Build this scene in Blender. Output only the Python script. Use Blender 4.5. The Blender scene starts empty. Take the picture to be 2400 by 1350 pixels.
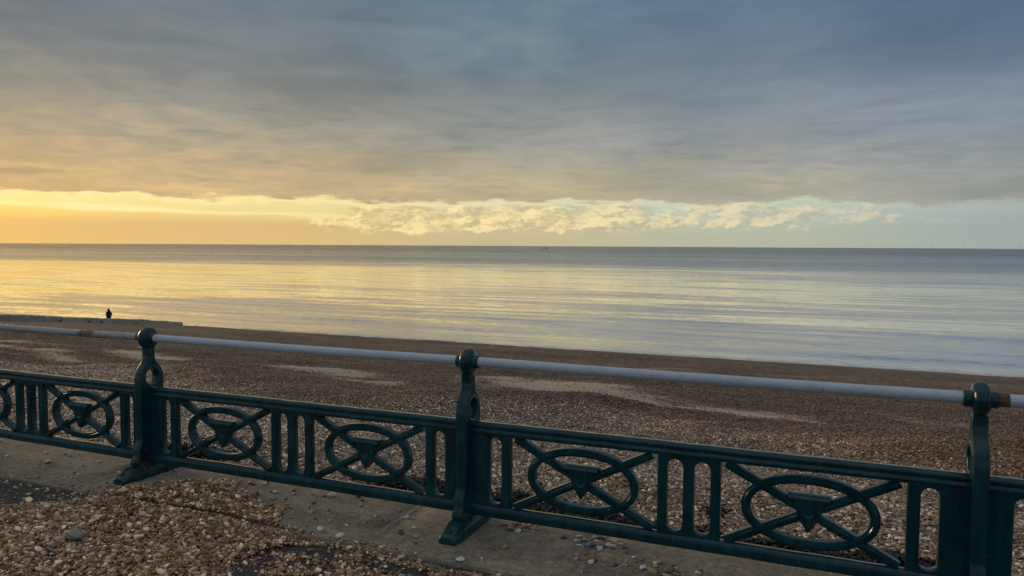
import bpy, bmesh, math, random
import numpy as np
from mathutils import Vector, Matrix, noise as mnoise

S = bpy.context.scene
C = S.collection
R = math.radians
random.seed(7)
rng = np.random.default_rng(7)

# ------------------------------------------------------------------ frame of the place
H = 1.588                      # eye above the kerb slabs
P0 = (-2.488, 5.032)           # foot of the post by the rusty rail
ANG = R(-22.889)               # the railing runs along local X, the sea lies along local +Y
RAIL = 0.935                   # height of the hand rail
SEA = H - 8.5                  # water level
SUN_AZ, SUN_EL = R(-51.0), R(8.0)
GLOW_AZ = R(-44.0)             # middle of the bright break in the cloud

# ------------------------------------------------------------------ camera
cam = bpy.data.cameras.new('camera')
cam.sensor_width = 36.0
cam.lens = 36.0 * 1733.0 / 2400.0
cam.clip_start, cam.clip_end = 0.05, 120000.0
camo = bpy.data.objects.new('camera', cam)
C.objects.link(camo)
camo.matrix_world = Matrix.Translation((0, 0, H)) @ Matrix.Rotation(R(90 - 3.261), 4, 'X') @ Matrix.Rotation(R(0.322), 4, 'Z')
S.camera = camo
S.render.resolution_x, S.render.resolution_y = 1024, 576
S.render.engine = 'CYCLES'
S.cycles.max_bounces = 5; S.cycles.diffuse_bounces = 3; S.cycles.glossy_bounces = 3; S.cycles.transmission_bounces = 1

# ------------------------------------------------------------------ node helpers
class NT:
    def __init__(s, tree):
        s.t = tree; s.n = tree.nodes; s.l = tree.links
    def put(s, sock, v):
        if v is None: return
        if isinstance(v, bpy.types.NodeSocket): s.l.new(v, sock)
        else:
            if isinstance(v, (tuple, list)) and len(v) == 3 and sock.type == 'RGBA': v = (*v, 1)
            sock.default_value = v
    def m(s, op, a, b=None, c=None, clamp=False):
        n = s.n.new('ShaderNodeMath'); n.operation = op; n.use_clamp = clamp
        for i, v in enumerate((a, b, c)): s.put(n.inputs[i], v)
        return n.outputs[0]
    def add(s, a, b): return s.m('ADD', a, b)
    def sub(s, a, b): return s.m('SUBTRACT', a, b)
    def mul(s, a, b): return s.m('MULTIPLY', a, b)
    def div(s, a, b): return s.m('DIVIDE', a, b)
    def vm(s, op, a, b=None, out=0):
        n = s.n.new('ShaderNodeVectorMath'); n.operation = op
        s.put(n.inputs[0], a)
        if b is not None:
            if op == 'SCALE': s.put(n.inputs[3], b)
            else: s.put(n.inputs[1], b)
        return n.outputs[out]
    def xyz(s, v):
        n = s.n.new('ShaderNodeSeparateXYZ'); s.put(n.inputs[0], v); return n.outputs
    def comb(s, x, y, z):
        n = s.n.new('ShaderNodeCombineXYZ')
        for i, v in enumerate((x, y, z)): s.put(n.inputs[i], v)
        return n.outputs[0]
    def smooth(s, v, a, b, lo=0.0, hi=1.0):
        n = s.n.new('ShaderNodeMapRange'); n.interpolation_type = 'SMOOTHSTEP'
        for i, q in enumerate((v, a, b, lo, hi)): s.put(n.inputs[i], q)
        return n.outputs[0]
    def lin(s, v, a, b, lo=0.0, hi=1.0):
        n = s.n.new('ShaderNodeMapRange'); n.interpolation_type = 'LINEAR'; n.clamp = True
        for i, q in enumerate((v, a, b, lo, hi)): s.put(n.inputs[i], q)
        return n.outputs[0]
    def mix(s, f, a, b, mode='MIX'):
        n = s.n.new('ShaderNodeMix'); n.data_type = 'RGBA'; n.blend_type = mode; n.clamp_result = False
        s.put(n.inputs[0], f); s.put(n.inputs[6], a); s.put(n.inputs[7], b)
        return n.outputs[2]
    def noise(s, vec, scale, detail=4.0, rough=0.5, color=False, dist=0.0):
        n = s.n.new('ShaderNodeTexNoise')
        s.put(n.inputs['Vector'], vec); n.inputs['Scale'].default_value = scale
        n.inputs['Detail'].default_value = detail; n.inputs['Roughness'].default_value = rough
        n.inputs['Distortion'].default_value = dist
        return n.outputs['Color' if color else 'Fac']
    def voro(s, vec, scale, out='Color', feature='F1', rnd=1.0):
        n = s.n.new('ShaderNodeTexVoronoi'); n.feature = feature
        s.put(n.inputs['Vector'], vec); n.inputs['Scale'].default_value = scale
        n.inputs['Randomness'].default_value = rnd
        return n.outputs[out]
    def ramp(s, f, stops, interp='LINEAR'):
        n = s.n.new('ShaderNodeValToRGB'); r = n.color_ramp; r.interpolation = interp
        while len(r.elements) > 1: r.elements.remove(r.elements[-1])
        for i, (p, c) in enumerate(stops):
            e = r.elements[0] if i == 0 else r.elements.new(p)
            e.position = p; e.color = (*c, 1)
        s.put(n.inputs[0], f); return n.outputs[0]

def lin8(r, g, b):
    f = lambda v: (v / 255 / 12.92) if v / 255 <= 0.04045 else ((v / 255 + 0.055) / 1.055) ** 2.4
    return (f(r), f(g), f(b))

# ------------------------------------------------------------------ sky
world = bpy.data.worlds.new('World'); S.world = world; world.use_nodes = True
wt = NT(world.node_tree); wt.n.clear()
def build_sky():
    t = wt
    tc = t.n.new('ShaderNodeTexCoord')
    d = t.vm('NORMALIZE', tc.outputs['Generated'])
    x, y, z = t.xyz(d)
    r = t.m('SQRT', t.add(t.mul(x, x), t.mul(y, y)))
    el = t.mul(t.m('ARCSINE', z), 180 / math.pi)
    sx, sy = math.sin(GLOW_AZ), math.cos(GLOW_AZ)
    da = t.mul(t.m('ARCCOSINE', t.m('MINIMUM', t.div(t.add(t.mul(x, sx), t.mul(y, sy)), t.m('MAXIMUM', r, 1e-4)), 1.0)), 180 / math.pi)
    # cloud deck seen from below: noise on a flat layer overhead
    zz = t.add(t.m('MAXIMUM', z, 0.0), 0.085)
    p = t.comb(t.div(x, zz), t.div(y, zz), 0.0)
    pw = t.vm('ADD', p, t.vm('SCALE', t.vm('SUBTRACT', t.noise(p, 1.1, 3, 0.5, True), (.5, .5, .5)), 0.65))
    n1 = t.noise(pw, 0.62, 3, 0.45)
    n2 = t.noise(t.vm('MULTIPLY', pw, (1.0, 0.8, 1)), 1.7, 3, 0.45)
    n3 = t.noise(t.vm('MULTIPLY', p, (0.16, 0.16, 1)), 1.0, 3, 0.5)
    elw = t.add(el, t.mul(t.sub(n1, 0.5), t.mul(t.m('MINIMUM', el, 25.0), 0.42)))
    DA = (8, 26, 44, 61, 79)
    def table(stops, rows, e):
        c = None
        for k in range(5):
            st = [(s_, lin8(*rows[i][k])) for i, s_ in enumerate(stops)]
            q = t.ramp(e, st)
            c = q if c is None else t.mix(t.smooth(da, DA[k - 1], DA[k]), c, q)
        return c
    e30 = t.div(elw, 90.0)
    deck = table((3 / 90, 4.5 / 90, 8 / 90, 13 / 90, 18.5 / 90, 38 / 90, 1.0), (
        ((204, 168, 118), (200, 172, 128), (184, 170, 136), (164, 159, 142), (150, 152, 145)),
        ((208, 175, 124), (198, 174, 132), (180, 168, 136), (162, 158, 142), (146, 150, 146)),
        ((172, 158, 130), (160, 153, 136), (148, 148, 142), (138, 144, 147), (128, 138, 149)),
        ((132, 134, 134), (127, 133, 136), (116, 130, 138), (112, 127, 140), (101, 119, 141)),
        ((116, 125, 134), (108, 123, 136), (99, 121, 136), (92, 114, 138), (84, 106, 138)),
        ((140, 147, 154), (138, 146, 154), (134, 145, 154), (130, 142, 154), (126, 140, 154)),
        ((174, 180, 184),) * 5), e30)  # overhead rows, above the view, brightened to add light on the foreground
    streak = t.add(t.mul(t.sub(n1, 0.5), 0.85), t.add(t.mul(t.sub(n2, 0.5), 0.60), t.mul(t.mul(t.sub(t.noise(pw, 5.5, 4, 0.5), 0.5), 0.42), t.smooth(n1, 0.35, 0.62, 0.35, 1.2))))
    streak = t.mul(streak, t.mul(t.smooth(el, 2.5, 8.0, 0.6, 1.0), t.lin(da, 25, 75, 1.0, 0.75)))
    big = t.mul(t.sub(n3, 0.5), 0.8)
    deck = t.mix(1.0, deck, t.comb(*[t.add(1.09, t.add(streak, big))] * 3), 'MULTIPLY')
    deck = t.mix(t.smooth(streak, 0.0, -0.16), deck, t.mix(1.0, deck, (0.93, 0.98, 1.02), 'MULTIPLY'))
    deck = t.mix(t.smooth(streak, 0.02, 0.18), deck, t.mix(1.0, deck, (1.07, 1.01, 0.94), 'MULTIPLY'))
    # small dark scud under the deck
    scud = t.mul(t.smooth(t.noise(t.vm('MULTIPLY', d, (14, 14, 120)), 1.0, 4, 0.55), 0.56, 0.72), t.mul(t.smooth(el, 3.0, 5.0), t.smooth(el, 14.0, 9.0)))
    deck = t.mix(t.mul(scud, 0.30), deck, lin8(122, 122, 124))
    # clear strip over the horizon, thin bright streaks in it
    low3 = t.vm('MULTIPLY', d, (9, 9, 260))
    thin = t.noise(low3, 1.0, 4, 0.55)
    e6 = t.div(t.add(el, t.mul(t.sub(thin, 0.5), 0.35)), 6.0)
    gap = table((0.0, 1.5 / 6, 2.1 / 6, 2.7 / 6, 3.4 / 6, 1.0), (
        ((236, 192, 118), (226, 192, 130), (202, 188, 148), (184, 186, 162), (166, 176, 170)),
        ((230, 186, 114), (222, 188, 130), (206, 194, 152), (186, 192, 172), (162, 174, 172)),
        ((250, 210, 115), (236, 208, 138), (216, 208, 164), (192, 202, 186), (164, 176, 176)),
        ((252, 232, 146), (240, 222, 152), (208, 212, 180), (190, 204, 190), (166, 178, 178)),
        ((252, 230, 150), (236, 220, 158), (200, 210, 184), (184, 202, 192), (168, 180, 178)),
        ((252, 230, 150), (236, 220, 158), (200, 210, 184), (184, 202, 192), (168, 180, 178))), e6)
    sky = t.n.new('ShaderNodeTexSky'); sky.sky_type = 'NISHITA'; sky.sun_disc = False
    sky.sun_elevation = SUN_EL; sky.sun_rotation = SUN_AZ; sky.air_density = 1.0; sky.dust_density = 2.0
    nish = t.vm('SCALE', sky.outputs[0], 0.1)
    gap = t.mix(0.05, gap, nish)
    glow = t.mul(t.smooth(da, 62, 8), t.smooth(t.m('ABSOLUTE', t.sub(t.add(el, t.mul(t.sub(thin, .5), .9)), t.lin(da, 8, 45, 2.55, 1.95))), 0.30, 0.0))
    gap = t.mix(t.mul(glow, 0.75), gap, (1.08, 0.94, 0.46))
    # heaped cloud standing on the horizon
    warp = t.vm('SCALE', t.vm('SUBTRACT', t.noise(t.vm('MULTIPLY', d, (60, 60, 120)), 1.0, 3, 0.5, True), (.5, .5, .5)), 0.8)
    puffv = t.vm('ADD', t.vm('MULTIPLY', d, (19, 19, 46)), warp)
    pf = t.noise(puffv, 1.0, 8, 0.60)
    pf_hi = t.noise(t.vm('ADD', puffv, (-0.16, 0.0, 0.20)), 1.0, 8, 0.60)
    wide = t.noise(t.vm('MULTIPLY', d, (6, 6, 8)), 1.0, 2, 0.5)
    centre = t.lin(da, 30, 76, 1.95, 2.45)
    band = t.smooth(t.m('ABSOLUTE', t.sub(el, centre)), 1.65, 0.5)
    where = t.mul(t.smooth(da, 24, 38), t.smooth(da, 92, 54, 0.0, 1.0))
    puff = t.smooth(t.add(pf, t.add(t.mul(t.sub(wide, 0.5), 0.5), t.add(t.mul(t.mul(band, where), 0.42), -0.235))), 0.47, 0.60)
    puff = t.mul(puff, t.smooth(t.mul(band, where), 0.02, 0.35))
    lit = t.smooth(t.sub(pf, pf_hi), -0.09, 0.11)
    pl = table((0.0, 1.0), (((255, 240, 165), (255, 234, 165), (255, 234, 172), (246, 224, 176), (200, 194, 176)),
                            ((255, 236, 160), (252, 228, 160), (250, 228, 172), (236, 218, 178), (190, 188, 176))), e6)
    pd = table((0.0, 1.0), (((222, 180, 112), (212, 182, 128), (200, 184, 142), (180, 178, 160), (160, 168, 166)),
                            ((222, 180, 112), (212, 182, 128), (200, 184, 142), (180, 178, 160), (160, 168, 166))), e6)
    low = t.mix(t.mul(puff, t.lin(da, 45, 80, 0.85, 0.5)), gap, t.mix(lit, pd, pl))
    # edge of the deck with a lit lining
    edge = t.add(3.25, t.mul(t.sub(t.noise(t.vm('MULTIPLY', d, (6, 6, 2)), 1.0, 3, 0.55), 0.5), 1.9))
    edge = t.add(edge, t.smooth(da, 60, 82, 0.0, -0.55))
    rag = t.add(el, t.mul(t.sub(t.noise(t.vm('MULTIPLY', d, (22, 22, 95)), 1.0, 6, 0.6), 0.5), 1.7))
    q = t.sub(rag, edge)
    mask = t.smooth(q, -0.16, 0.24)
    soft = t.smooth(q, -0.2, 0.5)
    mask = t.mix(t.smooth(da, 58, 78), mask, soft)
    rim = t.mul(t.smooth(t.m('ABSOLUTE', t.add(q, 0.06)), 0.36, 0.0), t.smooth(da, 86, 40, 0.0, 1.0))
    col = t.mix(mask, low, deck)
    col = t.mix(t.mul(rim, 0.55), col, t.mix(t.smooth(da, 20, 60), (1.15, 0.92, 0.42), lin8(240, 224, 180)))
    # below the horizon (never seen past the sea): haze colour
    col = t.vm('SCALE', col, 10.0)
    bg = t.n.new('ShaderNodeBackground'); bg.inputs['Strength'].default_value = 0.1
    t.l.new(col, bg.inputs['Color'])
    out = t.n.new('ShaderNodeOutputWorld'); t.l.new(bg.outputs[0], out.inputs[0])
build_sky()

# ------------------------------------------------------------------ sun, veiled by the low cloud
sl = bpy.data.lights.new('sun', 'SUN'); sl.energy = 1.2; sl.angle = R(14); sl.color = (1.0, 0.72, 0.42)
so = bpy.data.objects.new('sun', sl); C.objects.link(so)
sd = Vector((math.sin(SUN_AZ) * math.cos(SUN_EL), math.cos(SUN_AZ) * math.cos(SUN_EL), math.sin(SUN_EL)))
so.rotation_euler = sd.to_track_quat('Z', 'Y').to_euler()
S.view_settings.view_transform = 'Standard'; S.view_settings.look = 'None'
S.view_settings.exposure = 0.0; S.view_settings.gamma = 1.0; S.view_settings.use_curve_mapping = False

# ------------------------------------------------------------------ object helpers
FRAME = Matrix.Translation((P0[0], P0[1], 0)) @ Matrix.Rotation(ANG, 4, 'Z')
def W(s, u, z=0.0): return FRAME @ Vector((s, u, z))
def mesh(name, verts, faces, smooth=True, sharp=35):
    me = bpy.data.meshes.new(name); me.from_pydata([tuple(v) for v in verts], [], faces)
    bm = bmesh.new(); bm.from_mesh(me); bmesh.ops.recalc_face_normals(bm, faces=bm.faces); bm.to_mesh(me); bm.free()
    if smooth:
        me.shade_smooth()
        if sharp: me.set_sharp_from_angle(angle=R(sharp))
    return me
def obj(name, me, mat, parent=None, local=True):
    o = bpy.data.objects.new(name, me); C.objects.link(o)
    if mat is not None and me is not None and len(me.materials) == 0: me.materials.append(mat)
    if parent is not None: o.parent = parent
    elif local: o.matrix_world = FRAME
    return o
def empty(name, m=None):
    o = bpy.data.objects.new(name, None); C.objects.link(o); o.empty_display_size = 0.2
    o.matrix_world = m if m is not None else FRAME
    return o
def tag(o, label=None, cat=None, group=None, kind=None):
    if label: o['label'] = label
    if cat: o['category'] = cat
    if group: o['group'] = group
    if kind: o['kind'] = kind
    return o
def box(x0, x1, y0, y1, z0, z1):
    v = [(x, y, z) for x in (x0, x1) for y in (y0, y1) for z in (z0, z1)]
    return v, [(0, 1, 3, 2), (4, 6, 7, 5), (0, 4, 5, 1), (2, 3, 7, 6), (0, 2, 6, 4), (1, 5, 7, 3)]
def bevel_mesh(me, w, seg=2):
    bm = bmesh.new(); bm.from_mesh(me)
    bmesh.ops.bevel(bm, geom=list(bm.edges), offset=w, segments=seg, affect='EDGES', profile=0.6)
    bm.to_mesh(me); bm.free(); me.shade_smooth(); me.set_sharp_from_angle(angle=R(50)); return me
def sweep(path, prof, closed=False, caps=True):
    """path: (x,z) in the railing plane; prof: closed loop of (w, y) with w along the in-plane normal"""
    n, k = len(path), len(prof); V = []; F = []
    for i, (px, pz) in enumerate(path):
        a = path[(i - 1) % n] if (closed or i > 0) else path[i]
        b = path[(i + 1) % n] if (closed or i < n - 1) else path[i]
        tx, tz = b[0] - a[0], b[1] - a[1]; l = math.hypot(tx, tz); nx, nz = -tz / l, tx / l
        for w, y in prof: V.append((px + nx * w, y, pz + nz * w))
    for i in range(n if closed else n - 1):
        j = (i + 1) % n
        for q in range(k):
            r = (q + 1) % k
            F.append((i * k + q, j * k + q, j * k + r, i * k + r))
    if caps and not closed:
        F.append(tuple(range(k))); F.append(tuple((n - 1) * k + q for q in range(k)))
    return V, F
def tube(pts, rad, seg=12, caps=True):
    V = []; F = []; n = len(pts)
    for i, p in enumerate(pts):
        a = Vector(pts[max(i - 1, 0)]); b = Vector(pts[min(i + 1, n - 1)])
        t = (b - a).normalized(); up = Vector((0, 0, 1)) if abs(t.z) < 0.9 else Vector((1, 0, 0))
        e1 = t.cross(up).normalized(); e2 = e1.cross(t)
        rr = rad[i] if isinstance(rad, (list, tuple)) else rad
        for q in range(seg):
            an = 2 * math.pi * q / seg
            V.append(tuple(Vector(p) + (e1 * math.cos(an) + e2 * math.sin(an)) * rr))
    for i in range(n - 1):
        for q in range(seg):
            r = (q + 1) % seg
            F.append((i * seg + q, i * seg + r, (i + 1) * seg + r, (i + 1) * seg + q))
    if caps: F.append(tuple(range(seg))); F.append(tuple((n - 1) * seg + q for q in range(seg)))
    return V, F
def plate(name, outlines, half, bev, M):
    """flat plate with holes: 2D outlines filled, extruded and rounded, moved by matrix M"""
    cu = bpy.data.curves.new(name, 'CURVE'); cu.dimensions = '2D'; cu.fill_mode = 'BOTH'
    cu.extrude = half - bev; cu.bevel_depth = bev; cu.bevel_resolution = 1; cu.offset = -bev
    for pts in outlines:
        sp = cu.splines.new('POLY'); sp.points.add(len(pts) - 1); sp.use_cyclic_u = True
        for q, (a, b) in zip(sp.points, pts): q.co = (a, b, 0, 1)
    o = bpy.data.objects.new(name, cu); C.objects.link(o)
    me = bpy.data.meshes.new_from_object(o.evaluated_get(bpy.context.evaluated_depsgraph_get()))
    bpy.data.objects.remove(o); bpy.data.curves.remove(cu)
    me.materials.clear()
    me.transform(M); me.name = name; me.shade_smooth(); me.set_sharp_from_angle(angle=R(40))
    return me
def slot(x0, x1, z0, z1, n=7):
    r = (x1 - x0) / 2; c = (x0 + x1) / 2
    p = [(c + r * math.cos(a), z1 - r + r * math.sin(a)) for a in np.linspace(0, math.pi, n)]
    p += [(c + r * math.cos(a), z0 + r + r * math.sin(a)) for a in np.linspace(math.pi, 2 * math.pi, n)]
    return p

# ------------------------------------------------------------------ materials
def mat(name):
    m = bpy.data.materials.new(name); m.use_nodes = True
    t = NT(m.node_tree); b = t.n['Principled BSDF']
    return m, t, b
def bump(t, h, strength, dist):
    n = t.n.new('ShaderNodeBump'); n.inputs['Strength'].default_value = strength; n.inputs['Distance'].default_value = dist
    t.put(n.inputs['Height'], h); return n.outputs[0]
def opos(t):
    return t.n.new('ShaderNodeTexCoord').outputs['Object']
def wpos(t):
    return t.n.new('ShaderNodeNewGeometry').outputs['Position']

def m_iron():
    m, t, b = mat('green_gloss_paint')
    p = wpos(t)
    n = t.noise(p, 7, 5, 0.6)
    c = t.mix(t.smooth(n, 0.35, 0.7), (0.0003, 0.036, 0.044), (0.001, 0.056, 0.063))
    # salt bloom and dirt, worn to rust in spots
    salt = t.smooth(t.noise(p, 3.2, 6, 0.65), 0.54, 0.78)
    c = t.mix(t.mul(salt, 0.22), c, (0.04, 0.10, 0.095))
    run = t.noise(t.vm('MULTIPLY', p, (26, 26, 2.5)), 1.0, 4, 0.6)
    rv_ = t.lin(run, 0.3, 0.7, 0.62, 1.35); c = t.mix(1.0, c, t.comb(rv_, rv_, rv_), 'MULTIPLY')
    rust = t.smooth(t.add(t.noise(p, 16, 6, 0.7), t.mul(t.sub(t.noise(p, 1.7, 2, 0.5), 0.5), 0.5)), 0.645, 0.715)
    c = t.mix(t.mul(rust, 0.75), c, t.mix(t.noise(p, 60, 3, 0.6), (0.05, 0.022, 0.010), (0.16, 0.07, 0.03)))
    t.put(b.inputs['Base Color'], c)
    t.put(b.inputs['Roughness'], t.add(t.mul(rust, 0.4), t.lin(n, 0.3, 0.7, 0.13, 0.30)))
    b.inputs['Specular IOR Level'].default_value = 0.40
    h = t.add(t.mul(t.noise(p, 22, 4, 0.55), 1.0), t.add(t.mul(t.noise(p, 110, 3, 0.6), 0.25), t.mul(rust, 0.25)))
    t.put(b.inputs['Normal'], bump(t, h, 0.30, 0.005))
    return m
def m_rail(name, base, rusty):
    m, t, b = mat(name)
    p = wpos(t)
    n = t.noise(p, 5, 4, 0.6)
    c = t.mix(n, tuple(v * 0.86 for v in base), tuple(v * 1.08 for v in base))
    chip = t.smooth(t.noise(t.vm('MULTIPLY', p, (1, 1, 2.2)), 30, 5, 0.7), 0.635, 0.67)
    grime = t.smooth(t.noise(p, 11, 6, 0.7), 0.5, 0.78); c = t.mix(t.mul(grime, 0.4), c, (0.25, 0.235, 0.215))
    c = t.mix(t.mul(chip, 0.6), c, (0.16, 0.15, 0.16))
    r = t.add(t.noise(p, 8, 7, 0.68), t.mul(t.sub(t.noise(p, 2.2, 2, .5), .5), 0.7))
    rust = t.smooth(r, 0.58 if rusty else 0.735, 0.72 if rusty else 0.80)
    c = t.mix(t.mul(rust, 0.9), c, t.mix(t.noise(p, 50, 4, 0.6), (0.06, 0.026, 0.012), (0.26, 0.12, 0.045)))
    if rusty:
        drip = t.smooth(t.noise(p, 3.1, 5, 0.6), 0.45, 0.75)
        c = t.mix(t.mul(drip, 0.45), c, (0.22, 0.15, 0.08))
    t.put(b.inputs['Base Color'], c)
    t.put(b.inputs['Roughness'], t.add(t.mul(rust, 0.4), t.lin(n, 0.3, 0.7, 0.22, 0.42)))
    h = t.add(t.noise(p, 30, 4, 0.6), t.add(t.mul(chip, -0.6), t.mul(rust, 0.3)))
    t.put(b.inputs['Normal'], bump(t, h, 0.7, 0.007))
    return m
def m_concrete(name, a, bb, stain=0.5, scale=1.0):
    m, t, b = mat(name)
    p = wpos(t)
    n = t.noise(p, 2.2 * scale, 7, 0.65); g = t.noise(p, 160 * scale, 3, 0.6)
    c = t.mix(t.smooth(n, 0.32, 0.68), a, bb)
    c = t.mix(t.mul(t.smooth(t.noise(p, 5.5 * scale, 6, 0.7), 0.52, 0.75), stain), c, (0.10, 0.075, 0.05))
    c = t.mix(t.mul(t.smooth(t.noise(p, 1.1 * scale, 4, 0.6), 0.5, 0.7), stain * 0.6), c, (0.11, 0.115, 0.075))
    md = t.noise(p, 17 * scale, 5, 0.7); vm_ = t.lin(md, 0.3, 0.7, 0.66, 1.28); c = t.mix(1.0, c, t.comb(vm_, vm_, vm_), 'MULTIPLY')
    c = t.mix(t.mul(t.smooth(t.noise(p, 36 * scale, 3, 0.6), 0.64, 0.70), stain), c, (0.07, 0.055, 0.042))
    ag = t.xyz(t.voro(p, 95 * scale, 'Color'))[0]; av = t.lin(ag, 0, 1, 0.72, 1.28); c = t.mix(1.0, c, t.comb(av, av, av), 'MULTIPLY')
    c = t.mix(0.35, c, t.mix(g, (0.08, 0.065, 0.05), (0.5, 0.44, 0.36)), 'OVERLAY')
    t.put(b.inputs['Base Color'], c); b.inputs['Roughness'].default_value = 0.85
    t.put(b.inputs['Normal'], bump(t, t.add(t.mul(n, 1.2), t.mul(g, 0.35)), 0.55, 0.008))
    return m
def m_asphalt():
    m, t, b = mat('asphalt')
    p = wpos(t)
    v = t.voro(p, 190, 'Color'); g = t.xyz(v)[0]
    d = t.voro(p, 190, 'Distance')
    c = t.mix(t.smooth(g, 0.5, 1.0), (0.030, 0.029, 0.028), (0.115, 0.105, 0.095))
    c = t.mix(t.mul(t.smooth(t.noise(p, 3, 5, 0.6), 0.4, 0.7), 0.4), c, (0.055, 0.048, 0.040))
    t.put(b.inputs['Base Color'], c); b.inputs['Roughness'].default_value = 0.8
    t.put(b.inputs['Normal'], bump(t, t.add(d, t.mul(t.noise(p, 30, 3, .5), .6)), 0.7, 0.006))
    return m
STONES = [(0.0, (0.206, 0.094, 0.036)), (0.09, (0.35, 0.178, 0.071)), (0.18, (0.257, 0.111, 0.039)), (0.27, (0.505, 0.279, 0.127)), (0.36, (0.154, 0.073, 0.03)), (0.43, (0.29, 0.172, 0.089)), (0.5, (0.376, 0.176, 0.065)), (0.58, (0.754, 0.497, 0.291)), (0.67, (0.214, 0.134, 0.076)), (0.74, (0.316, 0.111, 0.034)), (0.79, (0.901, 0.658, 0.409)), (0.9, (0.094, 0.055, 0.031)), (0.94, (0.474, 0.314, 0.187))]
def m_pebble():
    m, t, b = mat('flint_pebble')
    oi = t.n.new('ShaderNodeObjectInfo')
    rnd = oi.outputs['Random']
    c = t.ramp(rnd, STONES, 'CONSTANT')
    p = opos(t)
    c = t.mix(t.mul(t.smooth(t.noise(p, 2.2, 4, .6), .5, .72), 0.5), c, (0.68, 0.58, 0.45))
    at = t.n.new('ShaderNodeAttribute'); at.attribute_type = 'INSTANCER'; at.attribute_name = 'tone'
    tone = at.outputs['Fac']
    c = t.mix(t.mul(t.m('MAXIMUM', tone, 0.0), 0.75), c, t.mix(t.m('FRACT', t.mul(rnd, 37.0)), (0.042, 0.022, 0.012), (0.17, 0.095, 0.050)))
    grey = t.n.new('ShaderNodeRGBToBW'); t.put(grey.inputs[0], c); gv = grey.outputs[0]
    c = t.mix(t.m('MAXIMUM', t.mul(tone, -1.0), 0.0), c, t.comb(t.mul(gv, 0.98), t.mul(gv, 0.88), t.mul(gv, 0.80)))
    v = t.add(0.44, t.mul(t.m('FRACT', t.mul(rnd, 91.7)), 1.10))
    c = t.mix(1.0, c, t.comb(v, v, v), 'MULTIPLY')
    t.put(b.inputs['Base Color'], c)
    t.put(b.inputs['Roughness'], t.lin(t.m('FRACT', t.mul(rnd, 53.0)), 0, 1, 0.26, 0.62))
    return m
def m_beach():
    m, t, b = mat('shingle_and_sand')
    p = opos(t)
    sand = t.n.new('ShaderNodeAttribute'); sand.attribute_name = 'sand'
    sf = sand.outputs['Fac']
    pw = t.vm('ADD', p, t.vm('SCALE', t.vm('SUBTRACT', t.noise(p, 14, 2, 0.5, True), (.5, .5, .5)), 0.03))
    v = t.voro(pw, 26, 'Color'); vd = t.voro(pw, 26, 'Distance'); rx, ry, rz = t.xyz(v)
    c = t.ramp(rx, STONES, 'CONSTANT')
    c2 = t.mix(ry, (0.050, 0.026, 0.014), (0.18, 0.100, 0.054))
    u = t.xyz(p)[1]
    c = t.mix(t.smooth(t.add(u, t.mul(t.sub(t.noise(p, 0.35, 3, .5), .5), 4.0)), 4.0, 7.0, 0.25, 0.85), c, c2)
    v4 = t.voro(pw, 70, 'Color')
    c = t.mix(0.4, c, t.mix(t.xyz(v4)[0], (0.04, 0.024, 0.014), (0.30, 0.20, 0.12)))
    v5 = t.xyz(t.voro(t.vm('MULTIPLY', pw, (1.0, 0.6, 1.0)), 7.0, 'Color'))[0]
    k5 = t.lin(v5, 0, 1, 0.55, 1.45); c = t.mix(1.0, c, t.comb(k5, k5, k5), 'MULTIPLY')
    big = t.noise(t.vm('MULTIPLY', p, (0.10, 0.35, 0.2)), 1.0, 5, 0.6)
    vb = t.lin(big, 0.32, 0.68, 0.62, 1.3)
    c = t.mix(1.0, c, t.comb(vb, vb, vb), 'MULTIPLY')
    # drifted sand over the stones
    brk = t.add(t.mul(t.noise(t.vm('MULTIPLY', p, (0.6, 1.5, 1)), 1.0, 6, 0.65), 0.9), t.mul(t.sub(rz, 0.5), 0.30))
    sm = t.smooth(t.add(sf, t.sub(brk, 0.5)), 0.20, 0.74)
    sc = t.mix(t.noise(p, 1.6, 5, 0.6), (0.44, 0.315, 0.215), (0.56, 0.41, 0.29))
    c = t.mix(t.mul(sm, 0.95), c, sc)
    wet = t.smooth(t.add(u, t.mul(t.sub(t.noise(p, 0.5, 3, .5), .5), 1.6)), 51.3, 53.6)
    c = t.mix(t.mul(wet, 0.6), c, t.mix(1.0, c, (0.38, 0.36, 0.34), 'MULTIPLY'))
    t.put(b.inputs['Base Color'], c)
    t.put(b.inputs['Roughness'], t.lin(wet, 0, 1, 0.85, 0.35))
    h = t.sub(t.mul(t.sub(1.0, sm), t.sub(1.0, t.mul(vd, 1.4))), 0.0)
    t.put(b.inputs['Normal'], bump(t, t.add(h, t.mul(t.noise(p, 6, 4, .6), .8)), 0.9, 0.02))
    return m
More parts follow.
